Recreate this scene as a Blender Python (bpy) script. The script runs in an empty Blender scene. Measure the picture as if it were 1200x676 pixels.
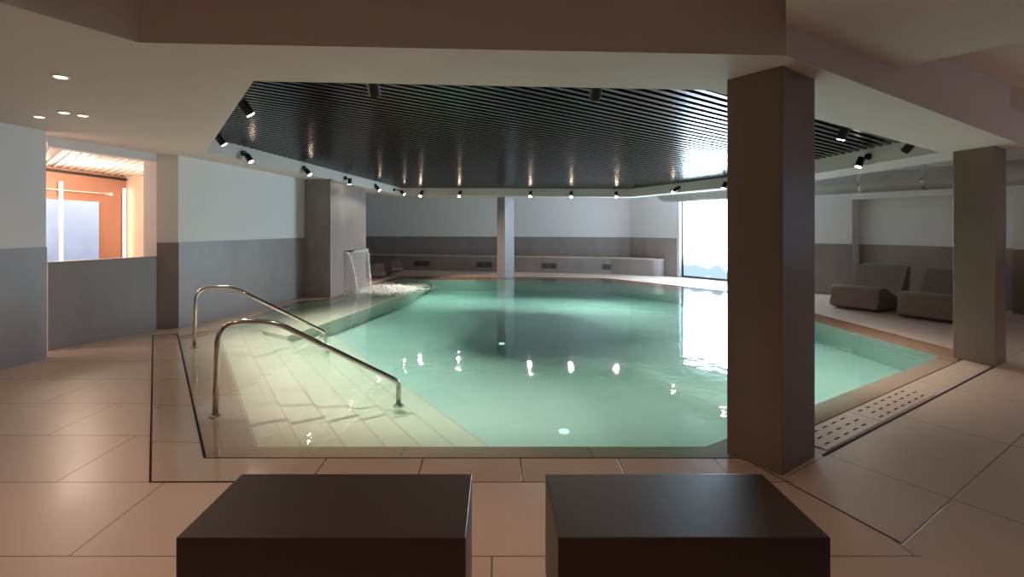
import bpy, bmesh, math, random
from mathutils import Vector, Matrix
from mathutils.geometry import tessellate_polygon
random.seed(7)
SC = bpy.context.scene
COL = SC.collection
PI = math.pi

# ------------------------------------------------------------------ camera
F, CX, HY, EYE = 570.0, 582.0, 266.0, 1.4
cam_d = bpy.data.cameras.new('camera'); cam = bpy.data.objects.new('camera', cam_d); COL.objects.link(cam)
cam.location = (0, 0, EYE); cam.rotation_euler = (PI/2, 0, 0)
cam_d.sensor_width = 36; cam_d.lens = F/1200*36
cam_d.shift_x = (600-CX)/1200; cam_d.shift_y = -(338-HY)/1200
cam_d.clip_start = .05; cam_d.clip_end = 200
SC.camera = cam
# ------------------------------------------------------------------ world, exposure
w = bpy.data.worlds.new('world'); SC.world = w; w.use_nodes = True
w.node_tree.nodes['Background'].inputs[0].default_value = (.55, .68, .85, 1)
w.node_tree.nodes['Background'].inputs[1].default_value = 1.0
SC.view_settings.view_transform = 'Standard'; SC.view_settings.look = 'None'
SC.view_settings.gamma = 1; SC.view_settings.use_curve_mapping = False
SC.view_settings.exposure = 0.10
SC.cycles.max_bounces = 12; SC.cycles.transmission_bounces = 8; SC.cycles.transparent_max_bounces = 8
SC.cycles.diffuse_bounces = 5; SC.cycles.glossy_bounces = 4; SC.cycles.sample_clamp_indirect = 4.0
# light strengths
WINDOW_E = 46        # frosted daylight panes
SPOT_W = 200.0         # ceiling spotlights over the pool
DOWN_W = 72.0         # unseen downlights added to warm the near floor
POOL_W = 9.0          # underwater lamps
SIDE_W = 130.0         # lamps of the side room
SOFFIT_W = 7.0        # small downlights on the left
WARM = (1.0, .66, .45); WARM2 = (1.0, .56, .32); COOL = (.62, .80, 1.0)

# ------------------------------------------------------------------ measuring helpers
A_DIR = Vector((-.541, .841)); B_DIR = Vector((.841, .541))
def zs(x, y): return 2.37-.022*x-.01*y                     # underside of the lowered ceiling
def P(px, py, z=0.0):
    Y = (z-EYE)*F/(HY-py); return Vector(((px-CX)/F*Y, Y, z))
def PS(px, py, dz=0.0):
    t = (px-CX)/F; v = (HY-py)/F
    Y = (2.37+dz-EYE)/(v+.022*t+.01); X = t*Y
    return Vector((X, Y, EYE+v*Y))
def PW(px, py, z):                                          # through the water surface
    s = P(px, py, -.008); d = Vector((s.x, s.y, -.008-EYE)); h = math.hypot(s.x, s.y)
    ci = h/d.length/1.33; tt = ci/math.sqrt(1-ci*ci); k = (-.008-z)*tt/h
    return Vector((s.x*(1+k), s.y*(1+k), z))
def PL(px, py, a, b):                                       # on the upright plane through a and b
    t = (px-CX)/F; dx, dy = b[0]-a[0], b[1]-a[1]
    Y = (a[0]*dy-a[1]*dx)/(t*dy-dx); return Vector((t*Y, Y, EYE+(HY-py)/F*Y))

# ------------------------------------------------------------------ materials
def mat(name, color, rough=.5, metal=0.0, spec=.5, noise=None, bump=None, coat=0.0):
    m = bpy.data.materials.new(name); m.use_nodes = True
    nt = m.node_tree; b = nt.nodes['Principled BSDF']
    b.inputs['Base Color'].default_value = (*color, 1); b.inputs['Roughness'].default_value = rough
    b.inputs['Metallic'].default_value = metal; b.inputs['Specular IOR Level'].default_value = spec
    b.inputs['Coat Weight'].default_value = coat
    geo = nt.nodes.new('ShaderNodeNewGeometry')
    if noise:
        sc, amt = noise[0], noise[1]
        n = nt.nodes.new('ShaderNodeTexNoise'); n.inputs['Scale'].default_value = sc; n.inputs['Detail'].default_value = 5
        src = geo.outputs['Position']
        if len(noise) > 2:
            mp = nt.nodes.new('ShaderNodeMapping'); mp.inputs['Scale'].default_value = noise[2]
            nt.links.new(src, mp.inputs['Vector']); src = mp.outputs['Vector']
        nt.links.new(src, n.inputs['Vector'])
        r = nt.nodes.new('ShaderNodeMapRange'); r.inputs[1].default_value = .3; r.inputs[2].default_value = .7
        r.inputs[3].default_value = 1-amt; r.inputs[4].default_value = 1+amt
        nt.links.new(n.outputs['Fac'], r.inputs[0])
        mx = nt.nodes.new('ShaderNodeMix'); mx.data_type = 'RGBA'; mx.blend_type = 'MULTIPLY'; mx.inputs[0].default_value = 1
        mx.inputs[6].default_value = (*color, 1); nt.links.new(r.outputs[0], mx.inputs[7])
        nt.links.new(mx.outputs[2], b.inputs['Base Color'])
    if bump:
        n2 = nt.nodes.new('ShaderNodeTexNoise'); n2.inputs['Scale'].default_value = bump[0]; n2.inputs['Detail'].default_value = 3
        nt.links.new(geo.outputs['Position'], n2.inputs['Vector'])
        bp = nt.nodes.new('ShaderNodeBump'); bp.inputs['Strength'].default_value = bump[1]; bp.inputs['Distance'].default_value = .01
        nt.links.new(n2.outputs['Fac'], bp.inputs['Height']); nt.links.new(bp.outputs['Normal'], b.inputs['Normal'])
    return m

def tile_mat(name, color, grout, origin, angle, bw, rh, rough=.32, mortar=.004, offset=.5, vertical=False, amt=.05, spec=.5):
    """large porcelain tiles: brick pattern in world metres, cloudy tone, soft sheen"""
    m = mat(name, color, rough, spec=spec)
    nt = m.node_tree; b = nt.nodes['Principled BSDF']
    geo = nt.nodes.new('ShaderNodeNewGeometry')
    sub = nt.nodes.new('ShaderNodeVectorMath'); sub.operation = 'SUBTRACT'; sub.inputs[1].default_value = (origin[0], origin[1], 0)
    nt.links.new(geo.outputs['Position'], sub.inputs[0])
    rot = nt.nodes.new('ShaderNodeVectorRotate'); rot.rotation_type = 'Z_AXIS'; rot.inputs['Angle'].default_value = -angle
    nt.links.new(sub.outputs[0], rot.inputs['Vector']); vec = rot.outputs[0]
    if vertical:
        sp = nt.nodes.new('ShaderNodeSeparateXYZ'); nt.links.new(vec, sp.inputs[0])
        cb = nt.nodes.new('ShaderNodeCombineXYZ'); nt.links.new(sp.outputs[0], cb.inputs[0]); nt.links.new(sp.outputs[2], cb.inputs[1]); vec = cb.outputs[0]
    br = nt.nodes.new('ShaderNodeTexBrick'); br.offset = offset; br.squash = 1
    br.inputs['Scale'].default_value = 1; br.inputs['Mortar Size'].default_value = mortar; br.inputs['Mortar Smooth'].default_value = .1
    br.inputs['Brick Width'].default_value = bw; br.inputs['Row Height'].default_value = rh; br.inputs['Bias'].default_value = 0
    br.inputs['Color1'].default_value = (*[c*1.03 for c in color], 1); br.inputs['Color2'].default_value = (*[c*.97 for c in color], 1)
    br.inputs['Mortar'].default_value = (*grout, 1)
    nt.links.new(vec, br.inputs['Vector'])
    n = nt.nodes.new('ShaderNodeTexNoise'); n.inputs['Scale'].default_value = 1.6; n.inputs['Detail'].default_value = 6; n.inputs['Roughness'].default_value = .6
    nt.links.new(geo.outputs['Position'], n.inputs['Vector'])
    r = nt.nodes.new('ShaderNodeMapRange'); r.inputs[1].default_value = .15; r.inputs[2].default_value = .85
    r.inputs[3].default_value = 1-amt*1.5; r.inputs[4].default_value = 1+amt*1.5
    nt.links.new(n.outputs['Fac'], r.inputs[0])
    mx = nt.nodes.new('ShaderNodeMix'); mx.data_type = 'RGBA'; mx.blend_type = 'MULTIPLY'; mx.inputs[0].default_value = 1
    nt.links.new(br.outputs['Color'], mx.inputs[6]); nt.links.new(r.outputs[0], mx.inputs[7])
    nt.links.new(mx.outputs[2], b.inputs['Base Color'])
    r2 = nt.nodes.new('ShaderNodeMapRange'); r2.inputs[1].default_value = .15; r2.inputs[2].default_value = .85
    r2.inputs[3].default_value = rough*.8; r2.inputs[4].default_value = rough*1.25
    nt.links.new(n.outputs['Fac'], r2.inputs[0]); nt.links.new(r2.outputs[0], b.inputs['Roughness'])
    bp = nt.nodes.new('ShaderNodeBump'); bp.invert = True; bp.inputs['Strength'].default_value = .4; bp.inputs['Distance'].default_value = .004
    nt.links.new(br.outputs['Fac'], bp.inputs['Height']); nt.links.new(bp.outputs['Normal'], b.inputs['Normal'])
    return m

def emit(name, color, strength):
    m = bpy.data.materials.new(name); m.use_nodes = True; nt = m.node_tree
    nt.nodes.remove(nt.nodes['Principled BSDF'])
    e = nt.nodes.new('ShaderNodeEmission'); e.inputs[0].default_value = (*color, 1); e.inputs[1].default_value = strength
    nt.links.new(e.outputs[0], nt.nodes['Material Output'].inputs[0]); return m

def frosted(name, lo, hi, strength, scale, z0, z1):
    """back-lit frosted glass: bright sky above, dim blurred garden below"""
    m = emit(name, hi, strength); nt = m.node_tree; e = nt.nodes['Emission']
    geo = nt.nodes.new('ShaderNodeNewGeometry')
    n = nt.nodes.new('ShaderNodeTexNoise'); n.inputs['Scale'].default_value = scale; n.inputs['Detail'].default_value = 2
    nt.links.new(geo.outputs['Position'], n.inputs['Vector'])
    sp = nt.nodes.new('ShaderNodeSeparateXYZ'); nt.links.new(geo.outputs['Position'], sp.inputs[0])
    r = nt.nodes.new('ShaderNodeMapRange'); r.inputs[1].default_value = z0; r.inputs[2].default_value = z1; r.inputs[3].default_value = -.35; r.inputs[4].default_value = .45
    nt.links.new(sp.outputs[2], r.inputs[0])
    ad = nt.nodes.new('ShaderNodeMath'); ad.operation = 'ADD'; nt.links.new(n.outputs['Fac'], ad.inputs[0]); nt.links.new(r.outputs[0], ad.inputs[1])
    cr = nt.nodes.new('ShaderNodeValToRGB'); cr.color_ramp.elements[0].position = .1; cr.color_ramp.elements[0].color = (*lo, 1)
    cr.color_ramp.elements[1].position = .95; cr.color_ramp.elements[1].color = (*hi, 1)
    nt.links.new(ad.outputs[0], cr.inputs[0]); nt.links.new(cr.outputs[0], e.inputs[0]); return m

M = {}
M['paint'] = mat('wall_paint', (.73, .70, .705), .85, noise=(.6, .02))
M['ceil'] = mat('ceiling_paint', (.68, .615, .59), .8, noise=(.5, .02))
M['tile_near'] = tile_mat('floor_tile', (.56, .425, .345), (.16, .11, .08), (-.02, 2.669-.6), 0, 1.2, .6)
M['tile_right'] = tile_mat('floor_tile_turned', (.56, .425, .345), (.20, .14, .11), tuple(B_DIR*3.329+A_DIR*.839), math.atan2(B_DIR.y, B_DIR.x), 1.145, .576, offset=0)
M['tile_edge'] = tile_mat('edge_tile', (.50, .375, .30), (.13, .09, .07), (-1.32, 0), 0, .585, 9.0, rough=.18)
M['wet'] = tile_mat('wet_tile', (.46, .355, .285), (.22, .16, .12), (-.02, 2.4), math.radians(-4), .9, .62, rough=.1, amt=.08)
M['clad'] = mat('stone_cladding', (.235, .198, .192), .42, noise=(3.5, .09, (1, 1, .4)), bump=(60, .05))
M['clad_c'] = mat('pillar_stone', (.20, .136, .10), .40, noise=(4, .10, (1, 1, .35)), bump=(60, .05))
M['pooltile'] = tile_mat('pool_tile', (.78, .70, .59), (.68, .61, .51), (0, 0), math.radians(32.8), 1.2, .6, rough=.4, amt=.03)
M['firsttread'] = tile_mat('first_tread_tile', (.54, .42, .33), (.30, .23, .18), (0, 0), math.radians(32.8), 1.2, .6, rough=.3, amt=.05)
M['deeptile'] = tile_mat('deep_pool_tile', (.64, .70, .66), (.57, .62, .59), (0, 0), math.radians(32.8), 1.2, .6, rough=.4, amt=.03)
M['coping'] = tile_mat('coping_tile', (.48, .30, .22), (.20, .15, .11), (0, 0), 0, 1.2, 30, rough=.3, amt=.08)
M['added_edge'] = mat('added_step_edge', (.64, .57, .48), .5)  # darker colour of the strips added to bring out tread edges
M['slat'] = mat('slat_black', (.014, .015, .018), .24, spec=.38)
M['black'] = mat('matte_black', (.010, .010, .011), .5)
M['spotblack'] = mat('lamp_black', (.012, .012, .013), .35)
M['steel'] = mat('stainless_steel', (.62, .60, .57), .13, metal=1)
M['duct'] = mat('grey_duct_metal', (.46, .45, .46), .35, metal=.25, noise=(4, .06))
M['bench'] = mat('bench_lacquer', (.034, .021, .017), .38, spec=.5, bump=(180, .04))
M['lounger'] = mat('brown_lounger', (.15, .098, .080), .55, bump=(120, .08))
M['frame'] = mat('dark_window_frame', (.03, .05, .07), .4)
M['brown'] = mat('copper_panel', (.38, .185, .125), .45, noise=(2, .08, (1, 1, .3)))
M['slot'] = mat('dark_gap', (.02, .015, .012), .9, spec=.2)
M['white'] = mat('white_slat', (.80, .76, .70), .5)
M['peach'] = mat('side_room_paint', (.74, .60, .48), .8, noise=(1, .02))
M['vent'] = mat('vent_metal', (.20, .18, .17), .45, metal=.4)
M['pane'] = frosted('frosted_daylight', (.012, .017, .021), (.60, .82, 1.0), WINDOW_E, .9, .2, 1.6)
M['pane2'] = frosted('frosted_blue_daylight', (.42, .46, .62), (.82, .86, 1.0), 1.1, 1.1, .9, 1.8)
M['added_pane'] = frosted('added_window_glow', (.06, .10, .14), (.55, .75, 1.0), 1.6, .9, .2, 1.6)  # glow of the added window outside the view
M['led'] = emit('led_strip', (1, .72, .55), 9)
M['lens'] = emit('lamp_lens', (1, .78, .55), 60)
M['lens2'] = emit('small_lamp_lens', (1, .85, .68), 3)
M['poollens'] = emit('underwater_lens', (.9, 1, .95), 1.1)
M['foam'] = mat('white_water', (.97, .97, .95), .3, spec=.6)

def water_mat():
    m = bpy.data.materials.new('pool_water'); m.use_nodes = True; nt = m.node_tree
    nt.nodes.remove(nt.nodes['Principled BSDF'])
    g = nt.nodes.new('ShaderNodeBsdfGlossy'); g.inputs['Roughness'].default_value = .02; g.inputs['Color'].default_value = (1, 1, 1, 1)
    tr = nt.nodes.new('ShaderNodeBsdfTransparent'); fr = nt.nodes.new('ShaderNodeFresnel'); fr.inputs['IOR'].default_value = 1.33
    mxs = nt.nodes.new('ShaderNodeMixShader'); nt.links.new(fr.outputs[0], mxs.inputs[0]); nt.links.new(tr.outputs[0], mxs.inputs[1]); nt.links.new(g.outputs[0], mxs.inputs[2])
    out = nt.nodes['Material Output']; nt.links.new(mxs.outputs[0], out.inputs['Surface'])
    ab = nt.nodes.new('ShaderNodeVolumeAbsorption'); ab.inputs['Color'].default_value = (.0, .80, .77, 1); ab.inputs['Density'].default_value = .37
    nt.links.new(ab.outputs[0], out.inputs['Volume'])
    geo = nt.nodes.new('ShaderNodeNewGeometry')
    n1 = nt.nodes.new('ShaderNodeTexNoise'); n1.inputs['Scale'].default_value = 2.6; n1.inputs['Detail'].default_value = 2
    n2 = nt.nodes.new('ShaderNodeTexNoise'); n2.inputs['Scale'].default_value = 11; n2.inputs['Detail'].default_value = 2
    for n in (n1, n2): nt.links.new(geo.outputs['Position'], n.inputs['Vector'])
    # ripples are stronger around the falling water
    d = nt.nodes.new('ShaderNodeVectorMath'); d.operation = 'DISTANCE'; d.inputs[1].default_value = (-2.3, 10.9, 0)
    nt.links.new(geo.outputs['Position'], d.inputs[0])
    mr = nt.nodes.new('ShaderNodeMapRange'); mr.inputs[1].default_value = .3; mr.inputs[2].default_value = 3.2; mr.inputs[3].default_value = 3.5; mr.inputs[4].default_value = .6
    nt.links.new(d.outputs['Value'], mr.inputs[0])
    mu = nt.nodes.new('ShaderNodeMath'); mu.operation = 'MULTIPLY'; nt.links.new(n2.outputs['Fac'], mu.inputs[0]); nt.links.new(mr.outputs[0], mu.inputs[1])
    m3 = nt.nodes.new('ShaderNodeMath'); m3.operation = 'MULTIPLY_ADD'; nt.links.new(n1.outputs['Fac'], m3.inputs[0]); m3.inputs[1].default_value = 2.0
    nt.links.new(mu.outputs[0], m3.inputs[2])
    bp = nt.nodes.new('ShaderNodeBump'); bp.inputs['Strength'].default_value = 1; bp.inputs['Distance'].default_value = .0017
    nt.links.new(m3.outputs[0], bp.inputs['Height']); nt.links.new(bp.outputs['Normal'], g.inputs['Normal']); nt.links.new(bp.outputs['Normal'], fr.inputs['Normal'])
    return m
M['water'] = water_mat()
def jet_mat():
    m = bpy.data.materials.new('falling_water'); m.use_nodes = True; nt = m.node_tree
    b = nt.nodes['Principled BSDF']; b.inputs['Base Color'].default_value = (.95, .97, 1, 1); b.inputs['Roughness'].default_value = .08
    b.inputs['Transmission Weight'].default_value = .75; b.inputs['IOR'].default_value = 1.33; b.inputs['Alpha'].default_value = .25
    return m
M['jet'] = jet_mat()

# ------------------------------------------------------------------ builders
def tag(o, label=None, cat=None, group=None, kind=None):
    if label: o['label'] = label
    if cat: o['category'] = cat
    if group: o['group'] = group
    if kind: o['kind'] = kind
    return o
def obj(name, bm, mats, parent=None, smooth=False, bevel=0, loc=None, recalc=True):
    me = bpy.data.meshes.new(name)
    if recalc: bmesh.ops.recalc_face_normals(bm, faces=bm.faces[:])
    bm.to_mesh(me); bm.free()
    for m in (mats if isinstance(mats, (list, tuple)) else [mats]): me.materials.append(m)
    o = bpy.data.objects.new(name, me); COL.objects.link(o)
    if parent: o.parent = parent
    if loc: o.location = loc
    if smooth:
        for p in me.polygons: p.use_smooth = True
    if bevel:
        md = o.modifiers.new('bevel', 'BEVEL'); md.width = bevel; md.segments = 3; md.limit_method = 'ANGLE'
    return o
def thing(name, label, cat, loc=(0, 0, 0), rz=0, group=None):
    o = bpy.data.objects.new(name, None); COL.objects.link(o); o.location = loc; o.rotation_euler = (0, 0, rz)
    return tag(o, label, cat, group)
def box(bm, x0, x1, y0, y1, z0, z1, mi=0, M4=None):
    vs = [Vector((x, y, z)) for z in (z0, z1) for x, y in ((x0, y0), (x1, y0), (x1, y1), (x0, y1))]
    if M4 is not None: vs = [M4 @ v for v in vs]
    v = [bm.verts.new(c) for c in vs]
    for f in ((3, 2, 1, 0), (4, 5, 6, 7), (0, 1, 5, 4), (1, 2, 6, 5), (2, 3, 7, 6), (3, 0, 4, 7)):
        bm.faces.new([v[i] for i in f]).material_index = mi
def fz(z, x, y): return z(x, y) if callable(z) else z
def prism(bm, outer, z0, z1, holes=(), mi=0, sides=True, bottom=True, top=True):
    """upright solid on a plan outline, with holes; z0 / z1 may be functions of x, y"""
    loops = [[Vector((p[0], p[1], 0)) for p in lp] for lp in [outer, *holes]]
    flat = [p for lp in loops for p in lp]
    vb = [bm.verts.new((p.x, p.y, fz(z0, p.x, p.y))) for p in flat]
    vt = [bm.verts.new((p.x, p.y, fz(z1, p.x, p.y))) for p in flat]
    for t in tessellate_polygon(loops):
        if bottom: bm.faces.new([vb[i] for i in t]).material_index = mi
        if top: bm.faces.new([vt[i] for i in reversed(t)]).material_index = mi
    if sides:
        k = 0
        for lp in loops:
            n = len(lp)
            for i in range(n):
                a, b = k+i, k+(i+1) % n
                bm.faces.new([vb[a], vb[b], vt[b], vt[a]]).material_index = mi
            k += n
def flat(bm, outer, z, holes=()):
    loops = [[Vector((p[0], p[1], 0)) for p in lp] for lp in [outer, *holes]]
    v = [bm.verts.new((p.x, p.y, fz(z, p.x, p.y))) for lp in loops for p in lp]
    for t in tessellate_polygon(loops):
        f = bm.faces.new([v[i] for i in t]); f.normal_update()
        if f.normal.z < 0: f.normal_flip()
def offset_line(pts, d):
    """polyline moved d to its left (open)"""
    out = []
    P2 = [Vector((p[0], p[1])) for p in pts]
    for i, p in enumerate(P2):
        ns = []
        if i > 0: e = (P2[i]-P2[i-1]).normalized(); ns.append(Vector((-e.y, e.x)))
        if i < len(P2)-1: e = (P2[i+1]-P2[i]).normalized(); ns.append(Vector((-e.y, e.x)))
        if len(ns) == 2:
            m = (ns[0]+ns[1])
            if m.length < 1e-4: n = ns[0]
            else: m.normalize(); n = m/max(.35, m.dot(ns[0]))
        else: n = ns[0]
        out.append(p+n*d)
    return out
def ribbon(bm, pts, d, z0, z1, mi=0):
    """upright slab of thickness d (to the left of the path)"""
    o = offset_line(pts, d)
    for i in range(len(pts)-1):
        prism(bm, [pts[i], pts[i+1], o[i+1], o[i]], z0, z1, mi=mi)
def tube(bm, pts, r, seg=12, caps=True, mi=0):
    pts = [Vector(p) for p in pts]; rings = []; n = len(pts)
    up = Vector((0, 0, 1)); prev = None
    for i, p in enumerate(pts):
        t = (pts[min(i+1, n-1)]-pts[max(i-1, 0)]).normalized()
        if prev is None:
            a = t.cross(up)
            if a.length < .1: a = t.cross(Vector((0, 1, 0)))
            a.normalize()
        else:
            a = (prev-t*prev.dot(t)).normalized()
        prev = a; b = t.cross(a)
        rr = r[i] if isinstance(r, (list, tuple)) else r
        rings.append([bm.verts.new(p+(a*math.cos(2*PI*k/seg)+b*math.sin(2*PI*k/seg))*rr) for k in range(seg)])
    for i in range(n-1):
        for k in range(seg):
            f = bm.faces.new([rings[i][k], rings[i][(k+1) % seg], rings[i+1][(k+1) % seg], rings[i+1][k]]); f.material_index = mi
    if caps:
        bm.faces.new(rings[0][::-1]).material_index = mi; bm.faces.new(rings[-1]).material_index = mi
def nb(): return bmesh.new()
def structure(name, bm, m, **k): return tag(obj(name, bm, m, **k), kind='structure')
def cliphalf(poly, p, n):
    """keep the part of a plan polygon where (q-p).n >= 0"""
    out = []
    for i in range(len(poly)):
        a, b = Vector(poly[i][:2]), Vector(poly[(i+1) % len(poly)][:2])
        da, db = (a-p).dot(n), (b-p).dot(n)
        if da >= 0: out.append(a)
        if (da >= 0) != (db >= 0): out.append(a+(b-a)*(da/(da-db)))
    return out

def chords(poly, d, n, k):
    """where the line n.q = k crosses the plan polygon: pairs of points"""
    ts = []
    for i in range(len(poly)):
        a, c = Vector(poly[i][:2]), Vector(poly[(i+1) % len(poly)][:2]); da, dc = a.dot(n)-k, c.dot(n)-k
        if (da > 0) != (dc > 0): q = a+(c-a)*(da/(da-dc)); ts.append(q.dot(d))
    ts.sort(); return [(d*ts[i]+n*k, d*ts[i+1]+n*k) for i in range(0, len(ts)-1, 2)]

# ------------------------------------------------------------------ plan of the pool
def xy(v): return Vector((v[0], v[1]))
I_px = [(234, 514.5), (826, 514.5), (1101, 412.5), (855, 346), (708, 327.6), (472, 325.2)]
W_px = [(240, 536.5), (869, 537), (1142, 415.5), (857, 341.5), (709, 325.6), (466, 323.2)]
I_poly = [xy(P(*p)) for p in I_px]; W_poly = [xy(P(*p)) for p in W_px]
left_edge = [xy(P(431, 333.6)), xy(P(388, 349.0)), xy(P(350, 352.3)), xy(P(241.6, 388)), xy(P(211, 394))]
I_poly += [p+Vector((.03, 0)) for p in left_edge]; W_poly += [p-Vector((.03, 0)) for p in left_edge]
WATER_Z = -.008

# ------------------------------------------------------------------ floor
miter = [xy(P(869, 537)), xy(P(927.6, 563.3)), xy(P(1000, 605)), xy(P(1055, 636.5)), xy(P(1085, 655))]
mdir = (miter[-1]-miter[-2]).normalized()
far_m = miter[-1]+Vector((.9, -.5)).normalized()*9
b = nb()
outer_near = [Vector((-9, -4)), Vector((12, -4)), Vector((12, far_m.y)), far_m] + miter[::-1] + [W_poly[0]] + W_poly[:5:-1] + [Vector((-3.9, 9.9)), Vector((-9, 9.9))]
flat(b, outer_near, 0.0)
structure('floor', b, M['tile_near'], recalc=False)
b = nb()
outer_far = miter + [far_m, Vector((12, far_m.y)), Vector((12, 18)), Vector((-9, 18)), Vector((-9, 9.9)), Vector((-3.9, 9.9)), W_poly[7], W_poly[6], W_poly[5], W_poly[4], W_poly[3], W_poly[2], W_poly[1]]
outer_far = outer_far[:-1]
flat(b, outer_far, 0.0)
structure('floor.001', b, M['tile_right'], recalc=False)
# row of narrow tiles along the near pool edge and the wet corner on the left
b = nb(); prism(b, [xy(P(283, 564.6)), xy(P(930, 564.6)), xy(P(869, 537.2)), xy(P(318, 537.2))], 0, .0015)
structure('floor.002', b, M['tile_edge'])
b = nb(); prism(b, [xy(P(176, 565)), xy(P(283, 564.6)), xy(P(318, 537.2)), xy(P(239, 537.2)), xy(P(210, 396)), xy(P(206, 391)), xy(P(179, 393))], 0, .0015)
structure('floor.003', b, M['wet'])
def slot_line(name, p, q, wd):
    a, c = xy(P(*p)), xy(P(*q)); b = nb(); ribbon(b, [a, c], wd, .0, .003); return structure(name, b, M['slot'])
slot_line('trim_1', (178.5, 393), (174.5, 565), .012); slot_line('trim_2', (174.5, 565.3), (283, 565), .008)
slot_line('trim_3', (207, 391), (238, 536), .016); slot_line('trim_4', (178.5, 393), (207, 391), .012)
slot_line('trim_5', (238, 537), (869, 537.3), .006); slot_line('trim_6', (966, 534.5), (1168, 429.2), .016)
slot_line('trim_7', (869, 537.3), (1126.7, 422), .006)
slot_line('trim_8', (869, 537), (1055, 636.5), .006)

# ------------------------------------------------------------------ walls
WL0 = [Vector((-5.6, -3.5)), xy(P(0, 433)), xy(P(54, 419.5))]
half = [xy(P(56, 411)), xy(P(183.5, 386.3))]
main_l = [xy(P(209, 384)), xy(P(357, 347.7))]
T = .22
jog = half[0]+Vector((-.25, .02))
b = nb(); ribbon(b, [WL0[0], WL0[1], WL0[2]], T, 0, 2.74)
structure('wall_left', b, M['paint'])
def clad(n, pts, h, m='clad', t=.012): 
    b = nb(); ribbon(b, pts, -t, 0, h); return structure('trim_%d' % n, b, M[m])
clad(9, WL0, 1.185)
b = nb(); ribbon(b, half, .18, 0, .985); structure('wall_left.001', b, M['paint'])
b = nb(); ribbon(b, half, -.012, 0, .985); ribbon(b, half, .19, .985, 1.0); structure('trim_10', b, M['clad'])
hdz = lambda x, y: zs(x, y)-.115
b = nb(); ribbon(b, [half[0], half[1]+(half[1]-half[0])*.02], .18, hdz, 2.74); structure('wall_left.002', b, M['paint'])
wl3 = [half[1]+Vector((-.45, .10)), half[1]+Vector((0, .0)), main_l[0], main_l[1], main_l[1]+Vector((.0, .02))]
b = nb(); prism(b, [half[1]+Vector((-.2, .03)), half[1], main_l[0], main_l[1], main_l[1]+Vector((-.25, .05)), main_l[0]+Vector((-.3, .3))], 0, 2.74)
structure('wall_left.003', b, M['paint'])
clad(11, [half[1]+Vector((.004, -.004)), main_l[0], main_l[1]], 1.185)
# column with the spout
c0, c1, c2 = xy(P(357, 347.9)), xy(P(387.2, 348.6)), xy(P(428.8, 333.2))
c3 = c2+(c0-c1)*1.0
b = nb(); prism(b, [c0+Vector((.0, -.0)), c1, c2, c3], -1.0, lambda x, y: zs(x, y)+.02)
tag(obj('waterfall_column', b, M['clad']), 'wide grey stone-clad pier at the pool edge with a water spout slot', 'pillar', kind='structure')
b = nb(); ribbon(b, [c3+Vector((.02, -.05)), Vector((-6.6, 12.6)), Vector((-6.6, 17.2))], .2, 0, 2.74); structure('wall_left.004', b, M['paint'])
# back wall
K0, K1, K2 = Vector((-6.6, 17.25)), Vector((-.1, 15.93)), Vector((4.09, 14.97))
b = nb(); ribbon(b, [K0, K1, K2], T, 0, 2.74); structure('wall_back', b, M['paint'])
clad(12, [K0, K1, K2], 1.085)
D, E = Vector((5.06, 13.65)), Vector((6.3, 11.93))
u = (E-D).normalized(); nr = Vector((-u.y, u.x))
b = nb(); ribbon(b, [K2, D], T, 0, 2.74); structure('wall_right', b, M['paint'])
clad(13, [K2, D-u*.0], 1.085)
G = xy(P(998.6, 346.8)); Fp = Vector((6.66, 10.35))
b = nb(); ribbon(b, [E, Fp, G], T, 0, 2.74); structure('wall_right.001', b, M['paint'])
clad(14, [E, Fp, G], 1.05)
b = nb(); ribbon(b, [D, E], T, 2.28, 2.74); structure('wall_right.002', b, M['paint'])
Kn = Vector((8.38, 7.9)); nd = B_DIR*.34
b = nb(); ribbon(b, [G+nd, Kn+nd], .2, 0, 2.0); prism(b, [G, G+nd*1.02, G+nd*1.02+A_DIR*.2, G+A_DIR*.2], 0, 2.74)
structure('wall_right.003', b, M['paint'])
clad(15, [G-B_DIR*0+B_DIR*.34, Kn+nd], 1.045)
b = nb(); ribbon(b, [G, Kn], .5, 1.96, 2.74); structure('wall_right.004', b, M['paint'])
R1, R2, R3 = Vector((9.9, 5.2)), Vector((9.9, 2.2)), Vector((9.9, -3.5))
b = nb(); ribbon(b, [Kn, R1], .22, 0, 2.74); structure('wall_right.005', b, M['paint'])
clad(16, [Kn, R1], 1.04, 'clad_c')
b = nb(); ribbon(b, [R1, R3], .22, 0, .7); ribbon(b, [R1, R3], .22, 2.2, 2.74); ribbon(b, [R1, R1+Vector((0, -.5))], .22, .7, 2.2); ribbon(b, [Vector((9.9, .8)), R3], .22, .7, 2.2); structure('wall_right.006', b, M['paint'])
b = nb(); box(b, -5.8, 10.1, -3.7, -3.5, 0, 2.74); structure('wall_near', b, M['clad_c'])

# windows -------------------------------------------------------------
def window(n, a, c, z0, z1, depth, pane_m, frame_m, fw=.05, side=1, mull=()):
    w_ = (c-a).length; ang = math.atan2((c-a).y, (c-a).x)
    root = bpy.data.objects.new('window_%d' % n, None); COL.objects.link(root); root.location = (a.x, a.y, 0); root.rotation_euler = (0, 0, ang)
    tag(root, kind='structure')
    b = nb(); y0, y1 = side*depth, side*(depth+.06); y0, y1 = min(y0, y1), max(y0, y1)
    box(b, 0, fw, y0, y1, z0, z1); box(b, w_-fw, w_, y0, y1, z0, z1); box(b, fw, w_-fw, y0, y1, z0, z0+fw); box(b, fw, w_-fw, y0, y1, z1-fw, z1)
    for mx in mull: box(b, mx-fw/2, mx+fw/2, y0, y1, z0+fw, z1-fw)
    obj('window_frame', b, M[frame_m], root)
    b = nb(); ym = (y0+y1)/2; box(b, fw, w_-fw, ym-.006, ym+.006, z0+fw, z1-fw); obj('pane', b, M[pane_m], root)
    return root
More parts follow.
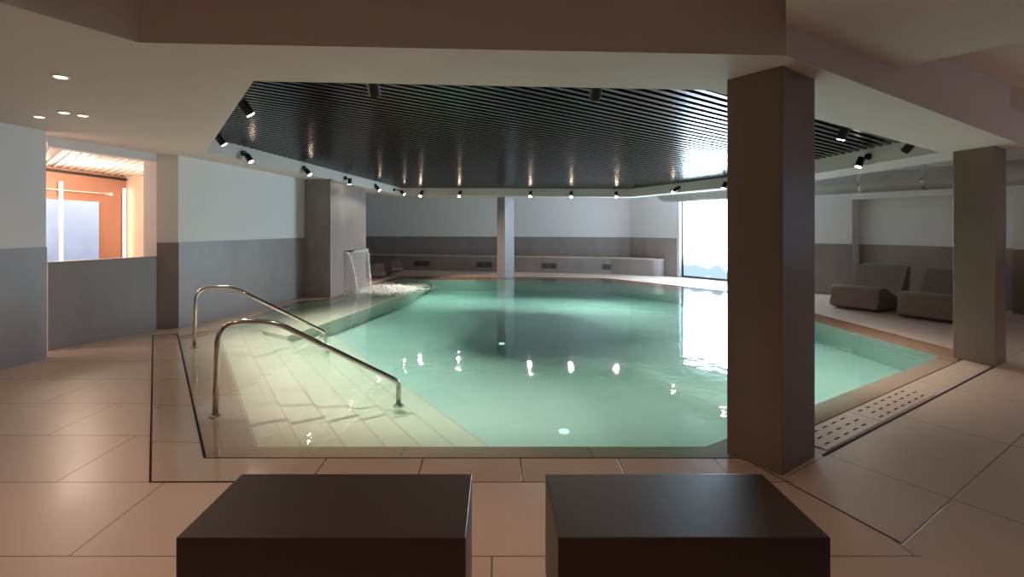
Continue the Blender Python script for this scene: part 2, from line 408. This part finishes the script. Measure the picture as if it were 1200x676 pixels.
# daylight window at the far right, set back in a white reveal
reveal = nb(); prism(reveal, [D, D+u*.08, D+u*.08+nr*.22, D+nr*.22], 0, 2.28); structure('trim_17', reveal, M['paint'])
window(1, D+u*.08, E, 0.0, 2.28, .10, 'pane', 'frame', fw=.05)
window(3, Vector((9.9, 4.7)), Vector((9.9, .8)), .7, 2.2, .08, 'added_pane', 'frame', mull=(1.95,))  # unseen window, added to cast bluish light on the right pillar
b = nb(); ribbon(b, [D+nr*.26, E+nr*.26], .1, 0, 2.4); structure('wall_right.007', b, M['paint'])

# ------------------------------------------------------------------ side room seen over the low wall
SX = -7.0
b = nb(); box(b, SX-.15, SX, 3.6, 9.22, 0, 2.5); structure('wall_side_room', b, M['brown'])
b = nb(); ribbon(b, [Vector((SX-.05, 9.2)), Vector((-4.55, 8.6))], .15, 0, 2.6); structure('wall_side_room.001', b, M['peach'])
b = nb(); box(b, SX, -5.3, 3.45, 3.6, 0, 2.6); structure('wall_side_room.002', b, M['peach'])
r_ = window(2, Vector((SX+.015, 8.60)), Vector((SX+.015, 5.6)), .55, 1.885, -.045, 'pane2', 'brown', fw=.045, side=1)
b = nb()
side_poly = [(SX, 3.6), (-5.35, 3.6), (-5.35, 5.3), (half[0].x-.19, half[0].y), (half[1].x-.19, half[1].y), (-4.75, 8.7), (SX, 9.25)]
prism(b, [(SX-.1, 3.4), (-5.3, 3.4), (-5.3, 5.3), (half[0].x-.02, half[0].y), (half[1].x-.02, half[1].y), (-4.5, 8.75), (SX-.1, 9.4)], 2.365, 2.5)
structure('ceiling_side_room', b, M['white'])
b = nb(); sp2 = [Vector(p) for p in side_poly]; dd = Vector((-.73, .68)).normalized(); nn = Vector((dd.y, -dd.x))
k = min(p.dot(nn) for p in sp2)+.05
while k < max(p.dot(nn) for p in sp2):
    for p, q in chords(sp2, dd, nn, k):
        hw = nn*.012; prism(b, [p+hw, q+hw, q-hw, p-hw], 2.345, 2.365)
    k += .105
structure('ceiling_side_room.001', b, M['white'])
b = nb(); box(b, SX, SX+.05, 3.6, 9.15, 2.27, 2.31); structure('trim_18', b, M['black'])
def led(y, label):
    t = thing('led_strip', label, 'light strip', (SX+.012, y, .2), 0, 'upright light strips in the side room')
    b = nb(); box(b, 0, .02, -.028, .028, 0, 1.93); obj('profile', b, M['white'], t)
    b = nb(); box(b, .02, .03, -.022, .022, .01, 1.92); obj('diffuser', b, M['led'], t)
    return t
led(7.78, 'glowing warm upright light strip in front of the frosted side room window')
led(9.10, 'glowing warm upright light strip in the corner beside the peach side room wall')
t = thing('curtain_rail', 'thin pale rail running above the frosted side room window', 'rail', (SX+.06, 5, 1.99))
b = nb(); tube(b, [(0, 0, 0), (0, 3.75, 0)], .009); obj('rail', b, M['white'], t)
b = nb(); box(b, -.06, .015, 3.70, 3.78, -.025, .025); obj('bracket', b, M['white'], t)

# ------------------------------------------------------------------ lowered ceiling with the slatted recess
b = nb(); box(b, -8, 12, -4, 18, 2.72, 2.82); structure('ceiling', b, M['ceil'])
R_px = [(297, 95), (241, 178), (470, 228.7), (583, 229.5), (738, 230.7), (854, 219.7), (958, 203), (1102, 178.6), (830, 105.5), (600, 101)]
R = [xy(PS(*p)) for p in R_px]
fl0 = xy(PS(0, 3)); fl1 = xy(PS(163, 50)); fr0 = xy(PS(921, 65)); fr1 = xy(PS(1203, 172))
S_out = [fl1, fr0, fr1, xy(PS(1180, 176.5)), xy(PS(1116, 187.7)), xy(PS(958, 211)), xy(PS(855, 222.3)), xy(PS(738, 232.2)), xy(PS(583, 231.6)), xy(PS(472, 231.5)),
         c3+Vector((.02, .4)), c3+Vector((-.1, .0)), main_l[1]+Vector((-.1, 0)), main_l[0]+Vector((-.1, .15)), half[1]+Vector((-.1, 0)), half[0]+Vector((-.08, 0)),
         WL0[2]+Vector((-.1, 0)), WL0[1]+Vector((-.1, 0)), Vector((-5.5, -1.2)), fl0+(fl0-fl1).normalized()*3.6]
b = nb(); prism(b, S_out, zs, 2.73, holes=[R]); structure('ceiling.001', b, M['ceil'])
b = nb(); prism(b, [p for p in R], lambda x, y: zs(x, y)+.30, lambda x, y: zs(x, y)+.31); structure('ceiling.002', b, M['black'])
b = nb(); ks = [p.dot(A_DIR) for p in R]; k = min(ks)+.03
while k < max(ks):
    for p, q in chords(R, B_DIR, A_DIR, k):
        hw = A_DIR*.025
        prism(b, [p+hw, q+hw, q-hw, p-hw], lambda x, y: zs(x, y)+.20, lambda x, y: zs(x, y)+.26)
    k += .106
structure('ceiling_slats', b, M['slat'])
# dropped boxes of the near ceiling
b = nb(); prism(b, [fr0+Vector((.0, -.0)), Vector((2.70, 3.285)), Vector((5.05, .25)), Vector((3.4, -1.2)), Vector((.3, .5))], 2.475, 2.73); structure('ceiling.003', b, M['ceil'])
b = nb(); prism(b, [Vector((4.82, 4.60)), Vector((5.2, 5.05)), Vector((9.9, 5.3)), Vector((9.9, 4.6))], 2.52, 2.73); structure('ceiling.004', b, M['ceil'])
b = nb(); ribbon(b, [Vector((9.9, 4.4)), Vector((6.6, 10.3)), Vector((5.2, 13.4))], .25, 2.42, 2.73); structure('ceiling.005', b, M['paint'])

# ------------------------------------------------------------------ pillars
def pillar(pts, label, m='clad_c', z0=0):
    b = nb(); prism(b, pts, z0, lambda x, y: zs(x, y)+.02)
    return tag(obj('pillar', b, M[m], bevel=.004), label, 'pillar', kind='structure')
l_, f_, r_ = xy(P(851.8, 531.5)), xy(P(916.9, 558)), xy(P(955, 535.3))
pillar([l_, f_, r_, l_+r_-f_], 'large brown stone-clad square pillar in the foreground behind the right bench')
l_, f_, r_ = xy(P(1116.8, 418.6)), xy(P(1166.5, 430.5)), xy(P(1179.3, 423.8))
rr = f_+(r_-f_).normalized()*.30
pillar([l_, f_, r_, l_+r_-f_], 'brown stone-clad pillar at the right end of the drain in front of the loungers')
l_, f_, r_ = xy(P(582.5, 324.4)), xy(P(591.7, 325.8)), xy(P(602.5, 324.5))
pillar([l_, f_, r_, l_+r_-f_], 'slim distant grey pillar standing at the far edge of the pool', 'clad', z0=-.5)

# ------------------------------------------------------------------ swimming pool
pool = thing('swimming_pool', 'large turquoise tiled indoor pool with broad entry steps at the left', 'swimming pool', (0, 0, 0))
DEEP = -.35
b = nb(); n = len(I_poly)
flat(b, I_poly, DEEP)
for i in range(n):
    a, c = I_poly[i], I_poly[(i+1) % n]
    v = [b.verts.new((a.x, a.y, DEEP)), b.verts.new((c.x, c.y, DEEP)), b.verts.new((c.x, c.y, -.05)), b.verts.new((a.x, a.y, -.05))]
    b.faces.new(v)
obj('basin', b, M['deeptile'], pool)
b = nb()
for i in range(n):
    j = (i+1) % n
    v = [b.verts.new((W_poly[i].x, W_poly[i].y, 0)), b.verts.new((W_poly[j].x, W_poly[j].y, 0)),
         b.verts.new((W_poly[j].x, W_poly[j].y, -.018)), b.verts.new((W_poly[i].x, W_poly[i].y, -.018)),
         b.verts.new((I_poly[j].x, I_poly[j].y, -.05)), b.verts.new((I_poly[i].x, I_poly[i].y, -.05))]
    b.faces.new([v[0], v[1], v[2], v[3]]); b.faces.new([v[3], v[2], v[4], v[5]])
o = obj('coping', b, M['coping'], pool)
nose = [290, 336, 380, 421, 456, 490, 524]
for k, x_ in enumerate(nose):
    z = -.055-.042*k
    p = xy(P(x_, 487, z)); nrm = -B_DIR
    poly = cliphalf(I_poly, p, nrm)
    poly = cliphalf(poly, Vector((0, 7.6)), Vector((0, -1)))
    b = nb(); prism(b, [Vector(q) for q in poly], DEEP+.001*k, z); 
    st = obj('step', b, M['pooltile'] if k else M['firsttread'], pool)
    ts = chords([Vector(q) for q in poly], A_DIR, B_DIR, p.dot(B_DIR)-.012)
    b = nb()
    for q, e in ts: hw = B_DIR*.006; prism(b, [q+hw, e+hw, e-hw, q-hw], z-.004, z+.0015)  # added darker strips paint in the faint tone change between treads
    if ts: obj('added_edge', b, M['added_edge'], st)
lz = -.12
led_in = [xy(P(512, 326, lz)), xy(P(480, 344.5, lz)), xy(P(337, 394, lz))]
ledge = led_in + [xy(P(290, 384, lz)), I_poly[9]+Vector((-.02, .5)), I_poly[8]+Vector((-.02, 0)), I_poly[7]+Vector((-.02, 0)), I_poly[6]+Vector((-.02, 0)), I_poly[5]+Vector((-.02, 0))]
b = nb(); prism(b, ledge, DEEP, lz); obj('underwater_bench', b, M['pooltile'], pool)
# round lamps set in the basin floor
for (x_, y_) in ((661, 506), (588, 403)):
    p = P(x_, y_, DEEP); b = nb(); tube(b, [(p.x, p.y, DEEP), (p.x, p.y, DEEP+.012)], .045, 20); obj('floor_lamp_disc', b, M['poollens'], pool)
b = nb(); flat(b, W_poly, WATER_Z)
tag(obj('pool_water', b, M['water'], recalc=False), 'clear turquoise water filling the indoor pool', 'water', kind='stuff')

# ------------------------------------------------------------------ handrails
def smooth_path(ctrl, rad, seg=8):
    out = [Vector(ctrl[0])]
    for i in range(1, len(ctrl)-1):
        p, a, c = Vector(ctrl[i]), Vector(ctrl[i-1]), Vector(ctrl[i+1])
        r = min(rad[i-1], (p-a).length*.49, (c-p).length*.49)
        s, e = p+(a-p).normalized()*r, p+(c-p).normalized()*r
        for k in range(seg+1):
            t_ = k/seg; out.append(s*(1-t_)**2+p*2*t_*(1-t_)+e*t_*t_)
    out.append(Vector(ctrl[-1])); return out
def handrail(base, foot_px, top_px, low_px, dirv, foot_z, label):
    a = P(base[0], base[1], -.06); a2 = xy(a); c2_ = a2+dirv
    # far end of the rail in plan
    low = PL(low_px[0], low_px[1], a2, c2_)
    ctrl = [(a.x, a.y, -.06)] + [PL(x, y, a2, c2_) for x, y in top_px] + [low, Vector((low.x, low.y, foot_z))]
    ctrl = [Vector(c) for c in ctrl]
    ctrl[1] = Vector((a.x+(ctrl[1].x-a.x), a.y+(ctrl[1].y-a.y), ctrl[1].z))
    t = thing('pool_handrail', label, 'handrail', (a.x, a.y, -.06), 0, 'handrails on the pool steps')
    rad = [.30]+[.12]*(len(top_px)-1)+[.05]
    path = [p-Vector((a.x, a.y, -.06)) for p in smooth_path(ctrl, rad, 10)]
    b = nb(); tube(b, path, .0215, 16); obj('rail', b, M['steel'], t, smooth=True)
    for p in (path[0], path[-1]):
        b = nb(); tube(b, [p+Vector((0, 0, .0)), p+Vector((0, 0, .008)), p+Vector((0, 0, .022))], [.05, .05, .028], 20); obj('flange', b, M['steel'], t, smooth=True)
hd = Vector((.906, .423))
handrail((252.3, 488), None, [(255.5, 376), (322, 377)], (467, 447), hd, -.20, 'front stainless steel pool handrail nearest to the left bench')
handrail((227.5, 408), None, [(229.5, 336), (272, 336)], (381.5, 389.5), hd, -.20, 'rear stainless steel pool handrail nearer to the left wall')

# ------------------------------------------------------------------ perforated drain covers
t0 = xy(P(958, 497.2)); t1 = xy(P(1126, 421)); o0 = xy(P(966, 533)); o1 = xy(P(1166, 428.5))
gd = (o1-o0).normalized(); gn = Vector((-gd.y, gd.x)); gw = (t0-o0).dot(gn)-.03
s0 = xy(P(984, 524)); s1 = xy(P(1099, 463.5)); Lg = (s1-s0).length
for k, (s, e, lab) in enumerate(((-.12, Lg*.40, 'perforated beige drain cover beside the large foreground pillar'), (Lg*.40+.008, Lg, 'perforated beige drain cover farther from the large pillar, next to the first one'))):
    p = s0+gd*s+gn*.02
    t = thing('drain_cover', lab, 'drain', (p.x, p.y, 0), math.atan2(gd.y, gd.x), 'perforated drain covers along the pool')
    L_ = e-s; b = nb(); box(b, 0, L_, 0, gw, -.01, .006); obj('plate', b, M['tile_right'], t, bevel=.002)
    x = .07; sl = None
    while x < L_-.08:
        for r in range(3):
            yy = gw*(.2+.3*r); xo = x+(.05 if r % 2 else 0)
            if xo+.06 < L_:
                b = nb(); box(b, xo, xo+.065, yy-.006, yy+.006, .0035, .0066); obj('slot', b, M['slot'], t)
        x += .135

# ------------------------------------------------------------------ low dark benches
def low_bench(x0, x1, label):
    t = thing('low_bench', label, 'bench', ((x0+x1)/2, 1.735, 0), 0, 'dark low benches in the foreground')
    hw = (x1-x0)/2; b = nb(); box(b, -hw, hw, -.200, .198, .03, .42); obj('body', b, M['bench'], t, bevel=.004)
    b = nb(); box(b, -hw+.03, hw-.03, -.17, .17, 0, .03); obj('plinth', b, M['black'], t)
zb = (EYE-.42)*F
ya, yb = zb/(626.3-HY), zb/(554.3-HY)
low_bench((209.6-CX)/F*ya, (545-CX)/F*ya+.003, 'dark brown box bench at the left, in front of the pool')
low_bench((653.2-CX)/F*ya*1.0, (970-CX)/F*ya, 'dark brown box bench at the right, in front of the large pillar')

# ------------------------------------------------------------------ loungers
def lounger_profile():
    pts = [(0, .02), (-.04, .20), (-.035, .30), (0, .365), (.07, .395), (.18, .395), (.34, .34), (.50, .255), (.62, .225), (.72, .26), (.84, .42), (.99, .66), (1.03, .71), (1.09, .725), (1.13, .70),
           (1.13, .60), (1.08, .35), (1.03, .10), (1.0, .02)]
    out = []
    for i in range(len(pts)):
        p0, p1, p2, p3 = [Vector(pts[(i+k) % len(pts)]) for k in (-1, 0, 1, 2)]
        if i in (len(pts)-1, len(pts)-2): out.append(p1); continue
        for k in range(4):
            s = k/4; out.append(.5*((2*p1)+(-p0+p2)*s+(2*p0-5*p1+4*p2-p3)*s*s+(-p0+3*p1-3*p2+p3)*s**3))
    return out
def lounger_bm():
    b = nb(); pr = lounger_profile(); W_ = .72; c = Vector((.5, .3)); rows = []
    for yy, sc in ((0, .955), (.012, .985), (.035, 1.0), (W_-.035, 1.0), (W_-.012, .985), (W_, .955)):
        rows.append([b.verts.new((c.x+(p.x-c.x)*(1-(1-sc)*.5), yy, max(.012, .25+(p.y-.25)*sc))) for p in pr])
    m = len(pr)
    for i in range(5):
        for k in range(m):
            b.faces.new([rows[i][k], rows[i][(k+1) % m], rows[i+1][(k+1) % m], rows[i+1][k]])
    for row, rev in ((rows[0], 0), (rows[-1], 1)):
        loop = [Vector((v.co.x, v.co.z, 0)) for v in row]
        for tri in tessellate_polygon([loop]): b.faces.new([row[i] for i in tri])
    return b
def lounger(loc, ang, label, group, first=[None]):
    if first[0] is None:
        t = thing('lounger', label, 'lounger', loc, ang, group)
        obj('padded_shell', lounger_bm(), M['lounger'], t, smooth=True)
        o = t.children[0]; md = o.modifiers.new('ws', 'EDGE_SPLIT'); md.split_angle = math.radians(55)
        b = nb(); box(b, .06, .96, .05, .67, 0, .03); obj('base', b, M['black'], t)
        first[0] = t; return t
    t = first[0].copy(); COL.objects.link(t); t.location = loc; t.rotation_euler = (0, 0, ang); tag(t, label, 'lounger', group)
    for ch in first[0].children: c = ch.copy(); COL.objects.link(c); c.parent = t
    return t
bpy.context.view_layer.update()
fa = math.atan2(B_DIR.y, B_DIR.x)
g_ = 'brown loungers beside the right wall'
p1 = P(1031, 366.8); lounger((p1.x, p1.y, 0), fa-math.radians(3), 'brown wave-shaped lounger farther from the right pillar, fully in view', g_)
p2 = P(1124, 380.2); lounger((p2.x, p2.y, 0), fa-math.radians(3), 'brown wave-shaped lounger half hidden behind the right pillar', g_)
g_ = 'dark loungers behind the spout pier'
for (x_, Y_, lab) in ((439, 13.4, 'dark lounger nearest the spout pier, mostly hidden by falling water'), (447.5, 14.2, 'middle one of the three dark loungers behind the spout pier'), (460, 15.0, 'dark lounger farthest behind the spout pier, nearest the back wall')):
    lounger(((x_-CX)/F*Y_+.06, Y_+.70, 0), PI+math.radians(14), lab, g_)

# ------------------------------------------------------------------ seat built along the back wall, vents
seat = [Vector((-4.6, 16.22)), xy(P(463, 316.1)), xy(P(576, 318.3)), xy(P(716, 321.2))]
q1 = xy(P(763, 323.4))
end = [q1+Vector((0, 0))]
cen = q1+Vector((.30, .18)); 
arc = []
dirq = (q1-seat[-1]).normalized(); nq = Vector((-dirq.y, dirq.x))
for k in range(7):
    th = k/6*PI/2; arc.append(q1+dirq*(.34*math.sin(th))+nq*(.34*(1-math.cos(th))))
back = [arc[-1]-nq*.01, K2+Vector((-.16, -.10)), K1+Vector((0, -.06)), Vector((-4.6, K0.y-.43))]
b = nb(); prism(b, seat+arc+back, 0, .46)
t = thing('built_in_seat', 'long grey-brown tiled seat built along the back wall with a rounded end', 'bench', (0, 0, 0))
obj('seat_base', b, M['clad'], t)
b = nb(); s2 = offset_line(seat+arc, -.015); prism(b, list(s2)+back, .46, .485); obj('seat_top', b, M['tile_right'], t, bevel=.004)
def vent(xa, xb, yc, label):
    a, c = None, None
    segs = list(zip(seat[:-1], seat[1:]))
    for s, e in segs:
        va, vb = PL(xa, yc, s, e), PL(xb, yc, s, e)
        if s.x-.2 <= va.x <= e.x+.2: a, c = va, vb; break
    w_ = (c-a).length; ang = math.atan2(c.y-a.y, c.x-a.x)
    t = thing('vent_grille', label, 'vent', (a.x, a.y, max(.12, a.z-.09)), ang, 'vents in the seat along the back wall')
    b = nb(); H_ = .19
    box(b, 0, w_, -.012, 0, 0, .018); box(b, 0, w_, -.012, 0, H_-.018, H_); box(b, 0, .018, -.012, 0, .018, H_-.018); box(b, w_-.018, w_, -.012, 0, .018, H_-.018); box(b, w_/2-.008, w_/2+.008, -.012, 0, .018, H_-.018)
    obj('frame', b, M['vent'], t)
    b = nb(); box(b, .01, w_-.01, -.004, 0, .01, H_-.01); obj('backing', b, M['slot'], t)
    b = nb(); 
    for i in range(6): box(b, .018, w_-.018, -.010, -.005, .03+i*.025, .038+i*.025)
    obj('louvre', b, M['vent'], t)
vent(485, 504, 312.2, 'leftmost vent grille in the seat along the back wall')
vent(558, 577, 312.6, 'vent grille in the back seat just left of the slim distant pillar')
vent(634, 653, 313, 'vent grille in the back seat just right of the slim distant pillar')
vent(705, 727, 314.6, 'rightmost vent grille in the back seat, near the rounded end')

# ------------------------------------------------------------------ air duct
d0 = Vector((6.07, 9.2, 2.18)); dA = Vector((A_DIR.x, A_DIR.y, 0))
t = thing('air_duct', 'long round grey air duct hanging under the ceiling along the right wall', 'duct', d0)
b = nb()
path = [-dA*7.0+dA*(10.0*i/40) for i in range(41)]
ctrl = [Vector((0, 0, 0))]
pend = dA*3.35
pts_ = [-dA*6.8, pend]
bend = [pend+dA*(.25*math.sin(th))+Vector((0, 0, .25*(1-math.cos(th)))) for th in [i/8*PI/2 for i in range(1, 9)]]
tube(b, [-dA*6.8]+[pend]+bend+[bend[-1]+Vector((0, 0, .3))], .18, 32)
obj('duct_pipe', b, M['duct'], t, smooth=True)
for x_ in (1011, 1084.6, 818):
    q = PL(x_, 215, xy(d0), xy(d0)+A_DIR); c = Vector((q.x, q.y, 2.18))-d0
    b = nb(); tube(b, [c-dA*.018, c+dA*.018], .187, 32); obj('clamp_band', b, M['steel'], t)
    b = nb(); tube(b, [c+Vector((0, 0, .18)), c+Vector((0, 0, .54))], .006, 8); obj('hanger_rod', b, M['steel'], t)
for s in (-5.5, -3.2, -.2, 1.6):
    c = dA*s; b = nb(); tube(b, [c-dA*.006, c+dA*.006], .1835, 32); obj('seam_ring', b, M['duct'], t)

# ------------------------------------------------------------------ spotlights over the pool
ctr = Vector((.6, 7.5))
def nearest_edge(p, only=None):
    best = None
    for i in (range(len(R)) if only is None else (only,)):
        a, c = R[i], R[(i+1) % len(R)]; e = c-a; s = max(0, min(1, (p-a).dot(e)/e.length_squared)); q = a+e*s
        d = (p-q).length
        if best is None or d < best[0]:
            n_ = Vector((-e.y, e.x)).normalized()
            if n_.dot(ctr-q) < 0: n_ = -n_
            best = (d, q, n_)
    return best
def spotlight(px, py, label, dz=.03, power=1.0, tilt=.85, cone=98, edge=None):
    h = PS(px, py, dz); d, q, n_ = nearest_edge(xy(h), edge)
    if d > .32 or (xy(h)-q).dot(n_) < .03: q_h = q+n_*.13; h = Vector((q_h.x, q_h.y, h.z))
    d = (xy(h)-q).dot(n_)
    m = Vector((q.x, q.y, zs(q.x, q.y)+.10))
    t = thing('ceiling_spotlight', label, 'spotlight', m, 0, 'black spotlights around the slatted ceiling')
    n3 = Vector((n_.x, n_.y, 0))
    b = nb(); tube(b, [n3*0, n3*.035], .042, 18); obj('mount', b, M['spotblack'], t)
    hc = h-m; top = hc+Vector((0, 0, .05))-n3*.02
    b = nb(); tube(b, [n3*.03, top], .012, 8); obj('arm', b, M['spotblack'], t)
    ax = (n3*tilt+Vector((0, 0, -1))).normalized()
    b = nb(); tube(b, [hc-ax*.075, hc-ax*.07, hc+ax*.055, hc+ax*.055, hc+ax*.045], [.036, .042, .042, .036, .034], 20); hd_ = obj('lamp_head', b, M['spotblack'], t)
    b = nb(); tube(b, [hc+ax*.044, hc+ax*.0555, hc+ax*.060], [.034, .034, .026], 20); obj('lens', b, M['lens'] if power else M['spotblack'], hd_)
    L = bpy.data.lights.new('spot_bulb', 'SPOT'); L.energy = SPOT_W*power; L.color = (1, .90, .76); L.spot_size = math.radians(cone); L.spot_blend = .9; L.shadow_soft_size = .03
    lo = bpy.data.objects.new('spot_bulb', L); COL.objects.link(lo); lo.parent = hd_; lo.location = hc+ax*.07
    lo.rotation_euler = ax.to_track_quat('-Z', 'Y').to_euler()
SP = [(289, 128, 'at the left edge, the uppermost one, hanging by the front left corner'), (259, 165, 'at the left corner, between the uppermost and the first wall one'),
      (292, 186, 'first one along the left side after the corner'), (361, 202, 'on the left side, above the dark side of the spout pier'),
      (410, 213, 'shining down the front of the spout pier'), (443, 221, 'on the left side, just right of the spout pier'),
      (472, 226, 'last one of the left side, next to the back left corner'), (508, 231, 'first one from the left on the back side'),
      (549, 231, 'on the back side, just left of the slim distant pillar'), (624.5, 230.5, 'on the back side, just right of the slim distant pillar'),
      (670, 230, 'on the back side, second right of the slim distant pillar'), (723, 228, 'on the back side, third right of the slim distant pillar'),
      (778, 223, 'on the right side, above the left end of the air duct'), (849, 217.5, 'on the right side, touching the left edge of the large pillar'),
      (1024, 191, 'at the right, with its round mount above the air duct'), (988, 157, 'at the right, below the near edge of the opening beside the large pillar'),
      (1064, 173, 'at the far right tip of the opening, seen from behind and unlit'), (438, 103, 'at the front edge, the left one, seen from behind'), (698, 107, 'at the front edge, the right one, seen from behind')]
for x_, y_, lab in SP: spotlight(x_, y_, 'black spotlight '+lab, dz=.05 if y_ < 175 else .02, **(dict(tilt=-.10, cone=30, power=.12) if x_ == 410 else dict(edge=7, power=0) if x_ == 1064 else dict(power=.8, tilt=.4, cone=110) if x_ in (1024, 988, 849) else dict(power=.8, tilt=.85, cone=98) if x_ in (438, 698) else dict(tilt=.7, cone=100) if x_ in (289, 259, 292) else dict(tilt=1.1, cone=84, power=1.25) if y_ > 222 else {}))

# small downlights in the lowered ceiling on the left
def downlight(loc, label, power, r=.035, spread=True, group='small downlights in the left ceiling', lens='lens2'):
    t = thing('recessed_downlight', label, 'downlight', loc, 0, group)
    b = nb(); tube(b, [(0, 0, .01), (0, 0, -.006)], r+.012, 24, mi=0); obj('trim_ring', b, M['white'], t)
    b = nb(); tube(b, [(0, 0, -.0065), (0, 0, -.009)], r, 24); obj('lens', b, M[lens], t)
    L = bpy.data.lights.new('downlight_bulb', 'SPOT'); L.energy = power; L.color = WARM; L.spot_size = math.radians(110); L.spot_blend = .8; L.shadow_soft_size = .05
    lo = bpy.data.objects.new('downlight_bulb', L); COL.objects.link(lo); lo.parent = t; lo.location = (0, 0, -.03)
for (x_, y_, lab) in ((71, 89.5, 'nearest and largest in view, above the left wall'), (46, 136.5, 'leftmost of the three in a row above the left wall end'), (75, 131.5, 'dim middle one of the three in a row'), (97, 135, 'rightmost of the three in a row')):
    p = PS(x_, y_); downlight(p, 'small round recessed downlight, '+lab, SOFFIT_W*(.4 if 'dim' in lab else 1))
for i, (x_, y_) in enumerate(((-1.8, 1.85), (.1, 1.25), (-3.9, -2.2), (-1.2, -1.2), (2.3, .9), (4.4, .6), (5.9, 2.0), (7.6, 3.4))):  # out-of-view downlights, added for warm light on the near floor
    t = thing('recessed_downlight', 'unseen downlight added in the near ceiling to warm the bench area', 'downlight', (x_, y_, 2.72), 0, 'unseen added downlights of the near ceiling')
    b = nb(); tube(b, [(0, 0, .01), (0, 0, -.008)], .07, 24); obj('trim_ring', b, M['white'], t)
    L = bpy.data.lights.new('downlight_bulb', 'SPOT'); L.spot_size = math.radians(125); L.spot_blend = 1; L.shadow_soft_size = .09; L.energy = DOWN_W*(.3 if y_ < 0 else 1.5 if x_ > 2 else 1); L.color = WARM
    lo = bpy.data.objects.new('downlight_bulb', L); COL.objects.link(lo); lo.parent = t; lo.location = (0, 0, -.03)
for (x, y) in ((-6.2, 7.2), (-6.1, 5.2), (-5.7, 8.3)):
    L = bpy.data.lights.new('side_room_lamp', 'POINT'); L.energy = SIDE_W/3; L.color = (1, .80, .62); L.shadow_soft_size = .12
    lo = bpy.data.objects.new('side_room_lamp', L); COL.objects.link(lo); lo.location = (x, y, 2.15)

# ------------------------------------------------------------------ spout and falling water
cd = (c2-c1).normalized(); cn = Vector((cd.y, -cd.x))
if cn.x < 0: cn = -cn
sa = PL(403.5, 295.5, c1, c2); sb = PL(427, 294.5, c1, c2)
sz = sa.z; wdt = (xy(sb)-xy(sa)).length
t = thing('water_spout', 'flat steel water spout set in the face of the grey pier', 'water spout', (sa.x, sa.y, sz), math.atan2(cd.y, cd.x))
b = nb(); box(b, 0, wdt, -.05, .0, -.012, .0); box(b, 0, wdt, -.05, .0, .022, .034); box(b, 0, .012, -.05, 0, -.012, .034); box(b, wdt-.012, wdt, -.05, 0, -.012, .034)
obj('lip', b, M['steel'], t)
b = nb(); box(b, .012, wdt-.012, -.004, 0, 0, .022); obj('slot', b, M['slot'], t)
b = nb(); box(b, 0, .006, -.003, 0, -sz, -.012); obj('panel_seam', b, M['slot'], t)
b = nb(); NX, NY = 24, 26; grid = []
for j in range(NY+1):
    s = j/NY; row = []
    for i in range(NX+1):
        uu = i/NX; fall = s*s*(sz+.0); out = .05+.17*s
        narrow = .5+(uu-.5)*(1-.28*s)
        ed = 1+(.3 if i in (0, NX) else 0)
        wob = .012*math.sin(uu*23+s*9)*s+.008*math.sin(uu*57-s*14)*s
        q = xy(sa)+cd*(wdt*narrow)+cn*(out+wob); row.append(b.verts.new((q.x, q.y, sz-.005-fall+.0)))
    grid.append(row)
for j in range(NY):
    for i in range(NX):
        thin = (i in (0, 1, NX-1, NX-2)) or j < 7 or random.random() < .12
        if thin or True: b.faces.new([grid[j][i], grid[j][i+1], grid[j+1][i+1], grid[j+1][i]])
o = obj('water_sheet', b, M['jet'], smooth=True); md = o.modifiers.new('s', 'SOLIDIFY'); md.thickness = .004
tag(o, 'thin clear sheet of water falling from the spout of the grey pier', 'waterfall', kind='stuff')
b = nb()
ed0 = [[v.co.copy() for v in r] for r in []]
for side in (0, 1):
    pts_ = []
    for j in range(NY+1):
        s = j/NY; narrow = .5+((side)-.5)*(1-.28*s); q = xy(sa)+cd*(wdt*narrow)+cn*(.05+.17*s)
        pts_.append(Vector((q.x, q.y, sz-.005-s*s*sz)))
    tube(b, pts_, [.005+.009*(j/NY)+.003*math.sin(j*2.1) for j in range(NY+1)], 8)
    for j in range(220):
        s = random.random(); narrow = .5+((side)-.5)*(1-.28*s); q = xy(sa)+cd*(wdt*narrow+random.gauss(0, .015+.03*s))+cn*(.05+.17*s+random.gauss(0, .02))
        bmesh.ops.create_icosphere(b, subdivisions=1, radius=random.uniform(.003, .008), matrix=Matrix.Translation((q.x, q.y, sz-s*s*sz)))
for j in range(160):
    q = xy(sa)+cd*(wdt*random.uniform(.3, .98))+cn*random.uniform(.03, .12)
    bmesh.ops.create_icosphere(b, subdivisions=1, radius=random.uniform(.005, .013), matrix=Matrix.Translation((q.x, q.y, sz+random.gauss(-.01, .02))))
tag(obj('water_streams', b, M['foam'], smooth=True), 'two white streams and drops edging the falling sheet of water', 'waterfall', kind='stuff')
# foam where it lands
b = nb(); lc = xy(sa)+cd*(wdt*.5)+cn*.30
for j in range(3600):
    a = random.uniform(0, 2*PI); r = abs(random.gauss(0, 1)); 
    q = lc+cn*(r*math.cos(a)*.55+.38)+cd*(r*math.sin(a)*.5)
    rad = random.uniform(.006, .022)*(1.25-.35*min(r, 3)); 
    if rad < .003: continue
    hgt = max(0, random.gauss(.0, .03))*max(0, 1.2-r) if r < 1.2 else 0
    mtx = Matrix.Translation((q.x, q.y, WATER_Z+hgt)) @ Matrix.Diagonal((1.5, 1.5, .5, 1))
    bmesh.ops.create_icosphere(b, subdivisions=1, radius=rad, matrix=mtx)
tag(obj('splash_foam', b, M['foam'], smooth=True), 'white splashing foam where the spout water lands in the pool', 'foam', kind='stuff')
